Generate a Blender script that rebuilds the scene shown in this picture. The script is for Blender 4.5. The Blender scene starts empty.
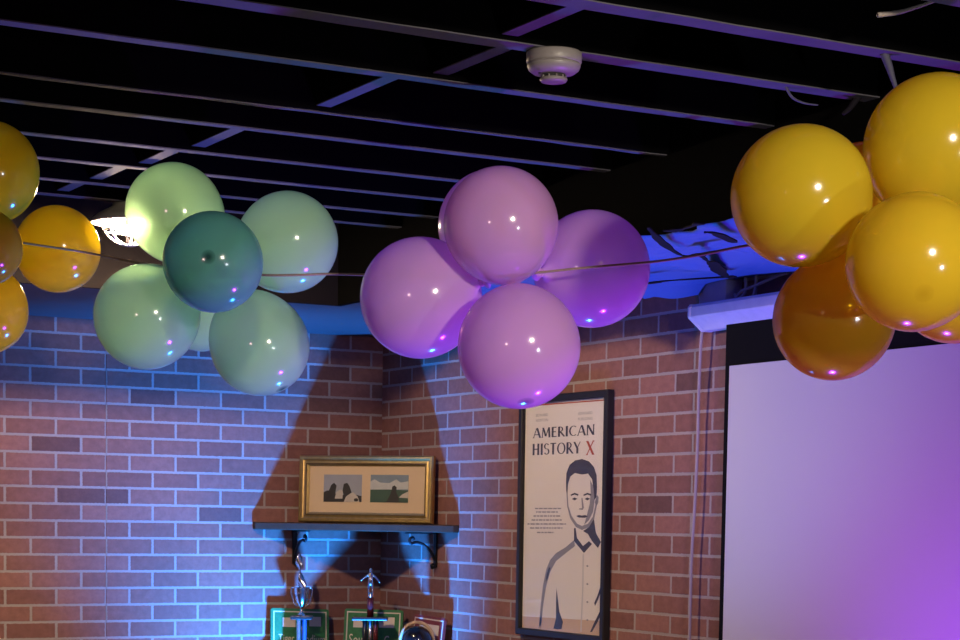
import bpy, bmesh, math, random
from mathutils import Vector, Matrix
random.seed(7)
S = bpy.context.scene
COL = S.collection
PI = math.pi

# ------------------------------------------------------------------ camera
# world: the corner of the room is the origin, the left brick wall is y = 0,
# the right brick wall is x = 0, the room is at x < 0, y < 0
f, PPX, PPY = 1960.0, 480.0, 675.0
PITCH, ROLL, AZ = math.atan(156/1960), .015, math.radians(60.9)
CAM = Vector((-4.07, -8.29, 1.55))
Fh = Vector((math.cos(AZ), math.sin(AZ), 0)); Rh = Vector((math.sin(AZ), -math.cos(AZ), 0))
Zu = Vector((0, 0, 1))
Fw = Fh*math.cos(PITCH) - Zu*math.sin(PITCH)
U0 = Fh*math.sin(PITCH) + Zu*math.cos(PITCH)
Rw = Rh*math.cos(ROLL) + U0*math.sin(ROLL)
Uw = U0*math.cos(ROLL) - Rh*math.sin(ROLL)
def ray(px, py): return Fw + Rw*((px-PPX)/f) + Uw*((PPY-py)/f)
def at(px, py, Z): return CAM + ray(px, py)*Z            # a point of the room at distance Z
def hit(px, py, ax, c):                                   # a point of the room on a wall / ceiling plane
    d = ray(px, py); return CAM + d*((c-CAM[ax])/d[ax])
cd = bpy.data.cameras.new('camera'); cam = bpy.data.objects.new('camera', cd); COL.objects.link(cam)
cd.sensor_width = 36; cd.sensor_fit = 'HORIZONTAL'; cd.lens = f/960*36; cd.shift_y = (PPY-320)/960
cd.clip_start = .05; cd.clip_end = 60
M4 = Matrix((Rw, Uw, -Fw)).transposed().to_4x4(); M4.translation = CAM
cam.matrix_world = M4
S.camera = cam

# ------------------------------------------------------------------ materials
def new_mat(name):
    m = bpy.data.materials.new(name); m.use_nodes = True
    nt = m.node_tree
    return m, nt, nt.nodes['Principled BSDF'], nt.nodes['Material Output']
def link(nt, a, b): nt.links.new(a, b)
def mat(name, col, rough=.5, metal=0, var=.12, scale=30, spec=.5, bump=0, coat=0):
    m, nt, b, o = new_mat(name)
    tc = nt.nodes.new('ShaderNodeTexCoord'); nz = nt.nodes.new('ShaderNodeTexNoise')
    nz.inputs['Scale'].default_value = scale; nz.inputs['Detail'].default_value = 4
    link(nt, tc.outputs['Object'], nz.inputs['Vector'])
    mx = nt.nodes.new('ShaderNodeMix'); mx.data_type = 'RGBA'
    mx.inputs['A'].default_value = (*[c*(1-var) for c in col], 1)
    mx.inputs['B'].default_value = (*[min(1, c*(1+var)) for c in col], 1)
    link(nt, nz.outputs['Fac'], mx.inputs['Factor'])
    link(nt, mx.outputs['Result'], b.inputs['Base Color'])
    b.inputs['Roughness'].default_value = rough; b.inputs['Metallic'].default_value = metal
    b.inputs['Specular IOR Level'].default_value = spec; b.inputs['Coat Weight'].default_value = coat
    b.inputs['Coat Roughness'].default_value = .08
    if bump:
        bp = nt.nodes.new('ShaderNodeBump'); bp.inputs['Strength'].default_value = bump; bp.inputs['Distance'].default_value = .004
        link(nt, nz.outputs['Fac'], bp.inputs['Height']); link(nt, bp.outputs['Normal'], b.inputs['Normal'])
    return m

def brick_mat():
    m, nt, b, o = new_mat('brick')
    N = nt.nodes.new
    uv = N('ShaderNodeUVMap'); uv.uv_map = 'UVMap'
    nz = N('ShaderNodeTexNoise'); nz.inputs['Scale'].default_value = 9; nz.inputs['Detail'].default_value = 3
    link(nt, uv.outputs['UV'], nz.inputs['Vector'])
    sub = N('ShaderNodeVectorMath'); sub.operation = 'SUBTRACT'; sub.inputs[1].default_value = (.5, .5, .5)
    link(nt, nz.outputs['Color'], sub.inputs[0])
    sc = N('ShaderNodeVectorMath'); sc.operation = 'SCALE'; sc.inputs['Scale'].default_value = .07
    link(nt, sub.outputs[0], sc.inputs[0])
    ad = N('ShaderNodeVectorMath'); ad.operation = 'ADD'
    link(nt, uv.outputs['UV'], ad.inputs[0]); link(nt, sc.outputs[0], ad.inputs[1])
    bt = N('ShaderNodeTexBrick')
    bt.offset = .5; bt.offset_frequency = 2; bt.squash = 1
    bt.inputs['Color1'].default_value = (0, 0, 0, 1); bt.inputs['Color2'].default_value = (1, 1, 1, 1)
    bt.inputs['Mortar'].default_value = (.5, .5, .5, 1)
    bt.inputs['Scale'].default_value = 1
    bt.inputs['Brick Width'].default_value = 2.9; bt.inputs['Row Height'].default_value = 1.0
    bt.inputs['Mortar Size'].default_value = .085; bt.inputs['Mortar Smooth'].default_value = .25; bt.inputs['Bias'].default_value = 0
    link(nt, ad.outputs[0], bt.inputs['Vector'])
    rp = N('ShaderNodeValToRGB'); cr = rp.color_ramp
    cr.interpolation = 'LINEAR'
    cr.elements[0].position = 0; cr.elements[0].color = (.15, .07, .066, 1)
    cr.elements[1].position = 1; cr.elements[1].color = (.31, .14, .12, 1)
    for p, c in ((.045, (.21, .105, .09, 1)), (.075, (.225, .098, .084, 1)), (.6, (.26, .115, .095, 1))):
        e = cr.elements.new(p); e.color = c
    link(nt, bt.outputs['Color'], rp.inputs['Fac'])
    n2 = N('ShaderNodeTexNoise'); n2.inputs['Scale'].default_value = 2.2; n2.inputs['Detail'].default_value = 6; n2.inputs['Roughness'].default_value = .7
    link(nt, uv.outputs['UV'], n2.inputs['Vector'])
    mul = N('ShaderNodeMix'); mul.data_type = 'RGBA'; mul.blend_type = 'MULTIPLY'; mul.inputs['Factor'].default_value = .55
    r2 = N('ShaderNodeValToRGB'); r2.color_ramp.elements[0].position = .3; r2.color_ramp.elements[0].color = (.5, .5, .5, 1); r2.color_ramp.elements[1].position = .7
    link(nt, n2.outputs['Fac'], r2.inputs['Fac'])
    link(nt, rp.outputs['Color'], mul.inputs['A']); link(nt, r2.outputs['Color'], mul.inputs['B'])
    mx = N('ShaderNodeMix'); mx.data_type = 'RGBA'
    mx.inputs['B'].default_value = (.32, .27, .26, 1)
    link(nt, bt.outputs['Fac'], mx.inputs['Factor']); link(nt, mul.outputs['Result'], mx.inputs['A'])
    link(nt, mx.outputs['Result'], b.inputs['Base Color'])
    b.inputs['Roughness'].default_value = .75; b.inputs['Specular IOR Level'].default_value = .25
    inv = N('ShaderNodeMath'); inv.operation = 'MULTIPLY_ADD'; inv.inputs[1].default_value = -1; inv.inputs[2].default_value = 1
    link(nt, bt.outputs['Fac'], inv.inputs[0])
    ah = N('ShaderNodeMath'); ah.operation = 'MULTIPLY_ADD'; ah.inputs[1].default_value = .3
    link(nt, n2.outputs['Fac'], ah.inputs[0]); link(nt, inv.outputs[0], ah.inputs[2])
    bp = N('ShaderNodeBump'); bp.inputs['Strength'].default_value = .5; bp.inputs['Distance'].default_value = .006
    link(nt, ah.outputs[0], bp.inputs['Height']); link(nt, bp.outputs['Normal'], b.inputs['Normal'])
    return m

def latex(name, col, tip, trans=.5, clear=.12, fwd=.2):
    # thin rubber skin: diffuse + translucent + a little see-through, with a glossy surface
    m, nt, b, o = new_mat(name)
    N = nt.nodes.new
    tc = N('ShaderNodeTexCoord'); sp = N('ShaderNodeSeparateXYZ'); link(nt, tc.outputs['Object'], sp.inputs[0])
    rr = N('ShaderNodeMath'); rr.operation = 'SUBTRACT'; rr.inputs[0].default_value = 1
    link(nt, sp.outputs['Z'], rr.inputs[1])
    cr = N('ShaderNodeValToRGB')                       # thick rubber nub at the crown
    cr.color_ramp.elements[0].position = .0; cr.color_ramp.elements[0].color = (*tip, 1)
    cr.color_ramp.elements[1].position = .012; cr.color_ramp.elements[1].color = (*col, 1)
    link(nt, rr.outputs[0], cr.inputs['Fac'])
    tl = N('ShaderNodeBsdfTranslucent'); link(nt, cr.outputs['Color'], tl.inputs['Color'])
    tp = N('ShaderNodeBsdfTransparent'); tp.inputs['Color'].default_value = (*[min(1, c**.5) for c in col], 1)
    df = N('ShaderNodeBsdfDiffuse'); link(nt, cr.outputs['Color'], df.inputs['Color'])
    m1 = N('ShaderNodeMixShader'); m1.inputs[0].default_value = trans
    link(nt, df.outputs[0], m1.inputs[1]); link(nt, tl.outputs[0], m1.inputs[2])
    rf = N('ShaderNodeBsdfRefraction'); rf.inputs['IOR'].default_value = 1.03; rf.inputs['Roughness'].default_value = 1.0
    link(nt, cr.outputs['Color'], rf.inputs['Color'])
    m0 = N('ShaderNodeMixShader'); m0.inputs[0].default_value = fwd
    link(nt, m1.outputs[0], m0.inputs[1]); link(nt, rf.outputs[0], m0.inputs[2])
    m2 = N('ShaderNodeMixShader'); m2.inputs[0].default_value = clear
    link(nt, m0.outputs[0], m2.inputs[1]); link(nt, tp.outputs[0], m2.inputs[2])
    gl = N('ShaderNodeBsdfGlossy'); gl.inputs['Roughness'].default_value = .13
    ge = N('ShaderNodeNewGeometry'); ou = N('ShaderNodeMath'); ou.operation = 'SUBTRACT'; ou.inputs[0].default_value = 1
    link(nt, ge.outputs['Backfacing'], ou.inputs[1])
    ml = N('ShaderNodeMath'); ml.operation = 'MULTIPLY'; link(nt, schlick(nt, .05), ml.inputs[0]); link(nt, ou.outputs[0], ml.inputs[1])
    m3 = N('ShaderNodeMixShader'); link(nt, ml.outputs[0], m3.inputs[0])
    link(nt, m2.outputs[0], m3.inputs[1]); link(nt, gl.outputs[0], m3.inputs[2])
    link(nt, m3.outputs[0], o.inputs['Surface'])
    return m

def schlick(nt, f0=.04):
    N = nt.nodes.new
    lw = N('ShaderNodeLayerWeight'); lw.inputs['Blend'].default_value = .5
    pw = N('ShaderNodeMath'); pw.operation = 'POWER'; pw.inputs[1].default_value = 4.5
    nt.links.new(lw.outputs['Facing'], pw.inputs[0])
    ma = N('ShaderNodeMath'); ma.operation = 'MULTIPLY_ADD'; ma.inputs[1].default_value = .6; ma.inputs[2].default_value = f0
    nt.links.new(pw.outputs[0], ma.inputs[0])
    return ma.outputs[0]
def glazing_mat():
    m, nt, b, o = new_mat('picture_glass')
    N = nt.nodes.new
    tp = N('ShaderNodeBsdfTransparent'); tp.inputs['Color'].default_value = (.97, .98, .97, 1)
    gl = N('ShaderNodeBsdfGlossy'); gl.inputs['Roughness'].default_value = .05
    mx = N('ShaderNodeMixShader'); link(nt, schlick(nt, .03), mx.inputs[0])
    link(nt, tp.outputs[0], mx.inputs[1]); link(nt, gl.outputs[0], mx.inputs[2]); link(nt, mx.outputs[0], o.inputs['Surface'])
    return m
def emit_mat(name, col, st):
    m, nt, b, o = new_mat(name)
    b.inputs['Base Color'].default_value = (*col, 1); b.inputs['Emission Color'].default_value = (*col, 1); b.inputs['Emission Strength'].default_value = st
    return m

MT = dict(
    brick=brick_mat(),
    black_ceiling=mat('black_painted_timber', (.002, .002, .0023), .9, spec=.02),
    batten=mat('lighter_joist_strip', (.072, .068, .082), .8, var=.25, scale=14),  # lighter grey strips under the near-black joists and blocking
    soffit=mat('soffit_board', (.05, .05, .06), .6, var=.2, scale=6),
    soffit_face=mat('soffit_face_board', (.007, .0055, .0055), .85, var=.3, scale=5, spec=.05),
    plastic=mat('plastic_sheeting', (.06, .14, .34), .4, var=.1, scale=9, spec=.3),  # blue of the lighting tinted into the base colour of the sheeting
    tape=mat('dark_tape', (.010, .008, .012), .8, spec=.1),
    floor=mat('floor_boards', (.06, .045, .035), .5, scale=4),
    twine=mat('jute_twine', (.30, .22, .16), .9, var=.3, scale=200),
    cord=mat('screen_cord_plastic', (.34, .28, .28), .5),
    black=mat('black_plastic', (.012, .012, .014), .35),
    frame_black=mat('black_frame_wood', (.012, .011, .012), .4),
    paper=mat('poster_paper', (.82, .73, .68), .6, var=.03, scale=4),
    ink=mat('poster_ink', (.035, .035, .06), .6, var=.05),
    ink_mid=mat('poster_grey_ink', (.27, .25, .28), .6, var=.05),
    ink_pale=mat('poster_pale_ink', (.60, .55, .54), .6, var=.05),
    ink_red=mat('poster_red_ink', (.42, .06, .03), .6, var=.05),
    ink_tan=mat('poster_tan_ink', (.64, .44, .32), .6, var=.05),
    gold=mat('gilt_frame', (.56, .40, .15), .32, .85, var=.25, scale=40),
    gold_dark=mat('gilt_frame_recess', (.16, .10, .04), .45, .6, var=.25, scale=40),
    matboard=mat('cream_mat_board', (.76, .55, .36), .75, var=.04),
    wood=mat('rustic_shelf_wood', (.055, .036, .025), .85, var=.45, spec=.15, scale=12, bump=.3),
    iron=mat('wrought_iron', (.012, .012, .014), .45, .4),
    screen=mat('projection_fabric', (.53, .505, .51), .8, var=.02, scale=2),
    screen_black=mat('screen_black_border', (.005, .005, .005), .9, spec=.08),
    case=mat('screen_case_enamel', (.62, .60, .62), .35),
    block=mat('grey_mounting_block', (.40, .35, .34), .7),
    cable=mat('grey_cable', (.28, .24, .22), .5),
    dim_ribbon=mat('dark_ribbon', (.05, .05, .08), .7),
    detector=mat('detector_plastic', (.21, .19, .185), .45, var=.04),
    dark_slot=mat('detector_slot', (.02, .02, .02), .8),
    lamp_metal=mat('lamp_galvanised', (.55, .50, .42), .35, .6),
    bulb=emit_mat('lit_lamp_glass', (1, .73, .46), 1400),
    silver=mat('silver_plating', (.78, .78, .80), .16, 1, var=.05),
    trophy_red=mat('dark_red_column', (.12, .02, .025), .25, .3),
    trophy_blue=mat('blue_foil_column', (.08, .14, .40), .25, .5),
    trophy_silver=mat('ribbed_silver_column', (.6, .6, .62), .25, .9),
    green=mat('green_board', (.03, .17, .06), .45, var=.4, scale=60),
    red=mat('maroon_board', (.20, .03, .03), .5, var=.25, scale=30),
    cream=mat('cream_print', (.70, .60, .50), .6, var=.04),
    dome=mat('gloss_black_dome', (.008, .008, .010), .16, coat=.4, spec=.4),
    tan=mat('tan_rim', (.5, .34, .22), .55),
    pic_sky=mat('photo_sky_grey', (.36, .36, .42), .5, var=.25, scale=14),
    pic_cloud=mat('photo_cloud', (.55, .54, .53), .5, var=.2, scale=18),
    pic_sky2=mat('photo_sky_blue', (.22, .27, .33), .5, var=.2, scale=18),
    pic_sea=mat('photo_green_sea', (.05, .10, .07), .5, var=.2, scale=18),
    pic_dark=mat('photo_dark_figure', (.035, .03, .03), .5, var=.3),
    pic_light=mat('photo_pale_figure', (.58, .50, .44), .5, var=.2),
    glass=glazing_mat(),
    yellow=latex('yellow_latex', (.86, .66, .04), (.74, .54, .03)),
    mint=latex('mint_latex', (.64, .92, .62), (.06, .16, .16), .66, .03, .34),
    teal=latex('shaded_mint_latex', (.22, .60, .46), (.03, .09, .09), .5, .12),  # a mint balloon in shade, the shade put into a darker colour
    lilac=latex('lilac_latex', (.84, .50, .80), (.30, .14, .34), .4, .15),
)

# ------------------------------------------------------------------ mesh builder
class MB:
    def __init__(s): s.v = []; s.f = []; s.mi = []; s.sm = []; s.uv = None
    def add(s, vs, fs, mi=0, smooth=False):
        k = len(s.v); s.v += [Vector(v) for v in vs]
        for q in fs: s.f.append([k+i for i in q]); s.mi.append(mi); s.sm.append(smooth)
        return s
    def box(s, a, b, mi=0):
        x0, y0, z0 = [min(a[i], b[i]) for i in range(3)]; x1, y1, z1 = [max(a[i], b[i]) for i in range(3)]
        return s.add([(x0,y0,z0),(x1,y0,z0),(x1,y1,z0),(x0,y1,z0),(x0,y0,z1),(x1,y0,z1),(x1,y1,z1),(x0,y1,z1)],
                     [(0,3,2,1),(4,5,6,7),(0,1,5,4),(1,2,6,5),(2,3,7,6),(3,0,4,7)], mi)
    def obox(s, o, ax, ay, az, mi=0):         # box from corner o spanned by three vectors
        o = Vector(o); c = [o, o+ax, o+ax+ay, o+ay]; c += [p+az for p in c]
        return s.add(c, [(0,3,2,1),(4,5,6,7),(0,1,5,4),(1,2,6,5),(2,3,7,6),(3,0,4,7)], mi)
    def prism(s, pts, off, mi=0):             # polygon pts extruded by vector off
        n = len(pts); pts = [Vector(p) for p in pts]; off = Vector(off)
        return s.add(pts+[p+off for p in pts], [tuple(reversed(range(n))), tuple(range(n, 2*n))]+[(i, (i+1) % n, n+(i+1) % n, n+i) for i in range(n)], mi)
    def poly(s, pts, mi=0): return s.add(pts, [tuple(range(len(pts)))], mi)
    def tube(s, pts, r, seg=8, mi=0, closed=False):
        pts = [Vector(p) for p in pts]; n = len(pts); rs = r if isinstance(r, (list, tuple)) else [r]*n
        vs = []; prev = None
        for i, p in enumerate(pts):
            if closed: t = pts[(i+1) % n]-pts[i-1]
            else: t = pts[min(i+1, n-1)]-pts[max(i-1, 0)]
            t.normalize()
            if prev is None:
                a = Vector((0,0,1)) if abs(t.z) < .9 else Vector((1,0,0)); u = t.cross(a).normalized()
            else:
                u = (prev-t*prev.dot(t)).normalized()
            prev = u; w = t.cross(u)
            for k in range(seg):
                an = 2*PI*k/seg; vs.append(p+(u*math.cos(an)+w*math.sin(an))*rs[i])
        fs = []
        for i in range(n if closed else n-1):
            j = (i+1) % n
            for k in range(seg): fs.append((i*seg+k, i*seg+(k+1) % seg, j*seg+(k+1) % seg, j*seg+k))
        if not closed: fs += [tuple(reversed(range(seg))), tuple(range((n-1)*seg, n*seg))]
        return s.add(vs, fs, mi, True)
    def lathe(s, prof, o=(0,0,0), axis=(0,0,1), seg=32, mi=0, sx=1, smooth=True):   # prof: (radius, height)
        o = Vector(o); q = Vector((0,0,1)).rotation_difference(Vector(axis)); vs = []; fs = []
        for r, h in prof:
            for k in range(seg):
                a = 2*PI*k/seg; vs.append(o+q@Vector((r*math.cos(a)*sx, r*math.sin(a), h)))
        n = len(prof)
        for i in range(n-1):
            for k in range(seg): fs.append((i*seg+k, i*seg+(k+1) % seg, (i+1)*seg+(k+1) % seg, (i+1)*seg+k))
        fs += [tuple(reversed(range(seg))), tuple(range((n-1)*seg, n*seg))]
        return s.add(vs, fs, mi, smooth)
    def build(s, name, mats, parent=None, bevel=0):
        if isinstance(mats, str): mats = [mats]
        off = parent_loc(parent) if parent else Vector((0,0,0))
        me = bpy.data.meshes.new(name)
        me.from_pydata([tuple(v-off) for v in s.v], [], s.f)
        for i, p in enumerate(me.polygons): p.material_index = s.mi[i]; p.use_smooth = s.sm[i]
        for m in mats: me.materials.append(MT[m])
        if s.uv:
            ul = me.uv_layers.new(name='UVMap')
            for p in me.polygons:
                for li in p.loop_indices: ul.data[li].uv = s.uv(s.v[me.loops[li].vertex_index], p.index)
        bm = bmesh.new(); bm.from_mesh(me); bmesh.ops.recalc_face_normals(bm, faces=bm.faces); bm.to_mesh(me); bm.free()
        o = bpy.data.objects.new(name, me); COL.objects.link(o)
        if parent: o.parent = parent
        if bevel:
            b = o.modifiers.new('bevel', 'BEVEL'); b.width = bevel; b.segments = 2; b.limit_method = 'ANGLE'; b.angle_limit = .6
        return o
def parent_loc(p):
    v = Vector((0,0,0))
    while p: v += p.location; p = p.parent
    return v
def tag(o, label=None, cat=None, group=None, kind=None):
    for k, v in (('label', label), ('category', cat), ('group', group), ('kind', kind)):
        if v: o[k] = v
    return o
def thing(name, loc, label, cat, group=None):
    o = bpy.data.objects.new(name, None); COL.objects.link(o); o.location = Vector(loc); o.empty_display_size = .1
    return tag(o, label, cat, group)
def smooth_path(pts, n=8):
    pts = [Vector(p) for p in pts]; out = []
    for i in range(len(pts)-1):
        p0, p1, p2, p3 = pts[max(i-1,0)], pts[i], pts[i+1], pts[min(i+2, len(pts)-1)]
        for k in range(n):
            t = k/n
            out.append(.5*((2*p1)+(p2-p0)*t+(2*p0-5*p1+4*p2-p3)*t*t+(3*p1-p0-3*p2+p3)*t**3))
    return out+[pts[-1]]

# ------------------------------------------------------------------ the room
ROW = .0728
def wall(name, quads, uv):
    m = MB()
    for q in quads: m.poly(q)
    m.uv = uv
    return tag(m.build(name, 'brick'), kind='structure')
SEAM = -1.334
Z_SOF, Z_J = 2.395, 2.62
ZR = 1.734                                                  # a mortar line at this height
def uv_left(v, i):
    bw = .2225 if i == 0 else .2125
    return ((v.x-SEAM)/bw*2.9 + 2.9*40 + (1.45 if i == 0 else 0), (v.z-ZR)/ROW+200)
w1 = MB()
w1.box((-7, 0, 0), (SEAM-.0015, .12, 2.9)); w1.box((SEAM+.0015, 0, 0), (.12, .12, 2.9)); w1.box((SEAM-.002, .006, 0), (SEAM+.002, .12, 2.9))
w1.uv = lambda v, i: uv_left(v, 0 if i < 6 else 1)
tag(w1.build('wall_left', 'brick'), kind='structure')
w2 = MB(); w2.box((0, -9.5, 0), (.12, 0, 2.9))
w2.uv = lambda v, i: (-v.y/.2325*2.9 + 2.9*30.2, (v.z-1.734+.012)/ROW+200)
tag(w2.build('wall_right', 'brick'), kind='structure')
tag(MB().box((-7, -9.5, -.06), (0, 0, 0)).build('floor', 'floor'), kind='structure')
ceil = tag(MB().box((-7, -9.5, 2.84), (0, 0, 2.9)).build('ceiling', 'black_ceiling'), kind='structure')
# dropped soffits along both brick walls
RS, LS = -.765, -1.15
tag(MB().box((-7, LS, Z_SOF), (0, 0, 2.84)).box((-7, LS, Z_SOF-.012), (RS+.02, LS+.02, Z_SOF)).build('trim_1', 'soffit_face'), kind='structure')
tag(MB().box((-7, LS+.02, Z_SOF-.012), (0, -.0, Z_SOF)).build('trim_2', 'soffit'), kind='structure')
tag(MB().box((RS, -9.5, Z_SOF), (0, LS, 2.84)).box((RS, -9.5, Z_SOF-.012), (RS+.02, LS, Z_SOF)).build('trim_3', 'black_ceiling'), kind='structure')
tag(MB().box((RS+.02, -9.5, Z_SOF-.012), (0, LS+.02, Z_SOF)).build('trim_4', 'soffit'), kind='structure')
# joists running away from the right-hand soffit, with lighter strips along their lower edges
JY = [(-5.16, .050), (-4.735, .062), (-4.345, .060), (-3.925, .045), (-3.425, .022), (-3.115, .036), (-2.70, .036), (-2.345, .036), (-1.985, .036), (-1.69, .036)]
for i, (y, w) in enumerate(JY):
    j = MB().box((-7, y-.022, Z_J+.003), (RS-.002, y+.022, 2.84)).build('joist', 'black_ceiling', ceil)
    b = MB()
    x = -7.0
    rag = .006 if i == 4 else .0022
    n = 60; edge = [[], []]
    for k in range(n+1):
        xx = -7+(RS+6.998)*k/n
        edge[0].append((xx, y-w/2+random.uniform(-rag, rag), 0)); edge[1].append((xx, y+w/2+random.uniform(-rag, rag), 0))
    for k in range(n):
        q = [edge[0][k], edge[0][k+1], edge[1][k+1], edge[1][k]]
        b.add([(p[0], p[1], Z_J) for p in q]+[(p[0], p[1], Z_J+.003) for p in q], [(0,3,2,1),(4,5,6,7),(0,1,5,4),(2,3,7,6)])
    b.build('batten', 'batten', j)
# blocking between joists
BX = {1: -1.84, 2: -1.79, 3: -1.875, 4: -1.9, 5: -1.95, 6: -1.99, 7: -2.03, 8: -2.05}
for i, x in BX.items():
    y0, y1 = JY[i][0]+JY[i][1]/2, JY[i+1][0]-JY[i+1][1]/2
    if i == 4: continue
    k = MB().box((x-.022, y0, Z_J+.017), (x+.022, y1, 2.84)).build('blocking', 'black_ceiling', ceil)
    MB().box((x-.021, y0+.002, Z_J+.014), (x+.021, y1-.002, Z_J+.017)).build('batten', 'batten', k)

# wrinkled plastic sheeting taped under the right-hand soffit
def sheet():
    root = thing('plastic_sheet', (RS/2, -3.0, Z_SOF-.02), 'wrinkled plastic sheeting taped under the soffit above the poster wall, lit blue and tinted to match', 'plastic sheet')
    m = MB(); nx, ny = 40, 110; x0, x1, y0, y1 = RS-.075, -.03, -4.6, -1.7
    rnd = random.Random(3); folds = []
    for k in range(16):
        a = rnd.uniform(-.9, .9); folds.append((rnd.uniform(x0, x1), rnd.uniform(y0, y1), math.cos(a), math.sin(a), rnd.uniform(.014, .035), rnd.uniform(.2, .5), rnd.uniform(.012, .03)))
    vs = []
    for j in range(ny+1):
        for i in range(nx+1):
            x = x0+(x1-x0)*i/nx; y = y0+(y1-y0)*j/ny
            d = .006*math.sin(9*y+3*x)+.005*math.sin(21*x-7*y)
            for (fx, fy, ca, sa, wd, ln, h) in folds:
                u = (x-fx)*ca+(y-fy)*sa; v = -(x-fx)*sa+(y-fy)*ca
                d += h*math.exp(-(v/wd)**2-(u/ln)**2)
            ed = min(i, nx-i, j, ny-j)
            d = max(d, -.008)+.012
            z = Z_SOF-.014-d*min(1, .35+ed/4)
            ex = .018*math.sin(y*17)+.012*math.sin(y*41+1) if i == 0 else 0
            vs.append((x+ex, y, z))
    fs = [(j*(nx+1)+i, j*(nx+1)+i+1, (j+1)*(nx+1)+i+1, (j+1)*(nx+1)+i) for j in range(ny) for i in range(nx)]
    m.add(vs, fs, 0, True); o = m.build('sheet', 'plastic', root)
    sol = o.modifiers.new('thickness', 'SOLIDIFY'); sol.thickness = .001
    # dark seams and creases, measured along the soffit
    def strip(px, w, nm='tape_seam'):
        pts = [hit(a, b, 2, Z_SOF-.055) for a, b in px]; pts = smooth_path(pts, 6)
        t = MB()
        L = []
        for i, p in enumerate(pts):
            d = (pts[min(i+1, len(pts)-1)]-pts[max(i-1, 0)]).normalized(); nrm = Vector((-d.y, d.x, 0))
            ww = w*(.55+.35*math.sin(i*.5+w*999)+.12*math.sin(i*1.9))*.5
            L.append((p+nrm*ww, p-nrm*ww))
        for i in range(len(L)-1):
            q = [L[i][0], L[i+1][0], L[i+1][1], L[i][1]]
            t.prism(q, (0, 0, .004))
        t.build(nm, 'tape', root)
    strip([(648, 228), (662, 243), (682, 256), (700, 255), (735, 249), (760, 244)], .030)
    strip([(668, 232), (684, 229), (700, 224)], .045)
    strip([(704, 233), (715, 234), (735, 243)], .035)
    strip([(712, 262), (722, 274), (732, 279)], .05, 'crease')
    strip([(641, 285), (655, 283), (672, 281), (735, 277)], .03)
    strip([(700, 255), (708, 262), (716, 268)], .04, 'crease')
    return root
sheet()

# ------------------------------------------------------------------ twine and balloons
def balloon_mesh(el, mname):
    m = MB(); prof = []
    n = 30
    for k in range(n+1):
        th = .03+(PI-.03-.20)*k/n
        c, s_ = math.cos(th), math.sin(th)
        z = c if c > 0 else c*el
        prof.append((s_*(1-.05*max(0, -c)**2), z))
    zl = prof[-1][1]
    prof += [(.115, zl-.06), (.075, zl-.12), (.06, zl-.16)]
    m.lathe(prof, seg=48)
    me_o = m
    me = bpy.data.meshes.new('balloon_skin')
    me.from_pydata([tuple(v) for v in m.v], [], m.f)
    for p in me.polygons: p.use_smooth = True
    bm = bmesh.new(); bm.from_mesh(me); bmesh.ops.recalc_face_normals(bm, faces=bm.faces); bm.to_mesh(me); bm.free()
    me.materials.append(MT[mname]); me['neck'] = zl-.16
    k = MB()
    k.tube([Vector((.045*math.cos(a), .045*math.sin(a), zl-.17)) for a in [2*PI*i/16 for i in range(16)]], .035, 8, closed=True)
    k.lathe([(.03, zl-.17), (.05, zl-.20), (.10, zl-.25), (.13, zl-.27)], seg=20)
    kme = bpy.data.meshes.new('balloon_knot'); kme.from_pydata([tuple(v) for v in k.v], [], k.f)
    for p in kme.polygons: p.use_smooth = True
    kme.materials.append(MT[mname])
    return me, kme
SK = {}
def balloon(px, py, rpx, Z, centre, color, label, group, el=1.08, sq=1.0):
    key = (el, color)
    if key not in SK: SK[key] = balloon_mesh(el, color)
    me, km = SK[key]
    o = bpy.data.objects.new('balloon', me); COL.objects.link(o)
    p = at(px, py, Z); r = rpx*Z/f
    d = (p-centre).normalized()
    o.location = p; o.rotation_mode = 'QUATERNION'; o.rotation_quaternion = Vector((0, 0, 1)).rotation_difference(d)
    o.scale = (r*sq, r*sq, r)
    tag(o, label, 'balloon', group)
    k = bpy.data.objects.new('knot', km); COL.objects.link(k); k.parent = o
    return o
GA, GB, GC, GD = 'yellow balloons at the left edge', 'green balloons', 'purple balloons', 'yellow balloons at the upper right'
CA = at(8, 240, 5.2); CB = at(222, 272, 5.2); CC = at(510, 275, 4.62); CD = at(872, 240, 3.95)
ZA, ZB, ZC, ZD = 5.2, 5.2, 4.62, 3.9
balloon(-10, 170, 48.5, ZA, CA, 'yellow', 'topmost yellow balloon of the bunch cut by the left edge', GA)
balloon(57, 249, 43, ZA+.34, at(8, 240, 5.6), 'yellow', 'yellow balloon crossed by the twine, right side of the left-edge bunch', GA, .98)
balloon(-17, 247, 39, ZA-.24, CA, 'yellow', 'dull brownish yellow balloon at the front of the left-edge bunch', GA)
balloon(-15, 311, 42.5, ZA+.26, at(8, 240, 5.5), 'yellow', 'lowest yellow balloon of the bunch cut by the left edge', GA)
balloon(174, 212, 48.5, ZB, CB, 'mint', 'pale green balloon at top left of its bunch, beside the caged lamp', GB, 1.16)
balloon(213, 262, 50, ZB-.26, CB, 'teal', 'green balloon with shade painted in as dark teal, at the front of the green bunch', GB)
balloon(288, 242, 50, ZB+.02, CB, 'mint', 'bluish green balloon crossed by the twine, right of the green bunch', GB)
balloon(146, 317, 52, ZB-.02, CB, 'mint', 'palest green balloon, lower left of the green bunch', GB, 1.08)
balloon(260, 346, 49.5, ZB-.02, CB, 'mint', 'lowest green balloon, a pear shape at lower right of the bunch', GB, 1.18)
balloon(201, 311, 40, ZB+.24, CB, 'mint', 'pale green balloon hidden at the back, a sliver showing between the two lower green balloons', GB)
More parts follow.
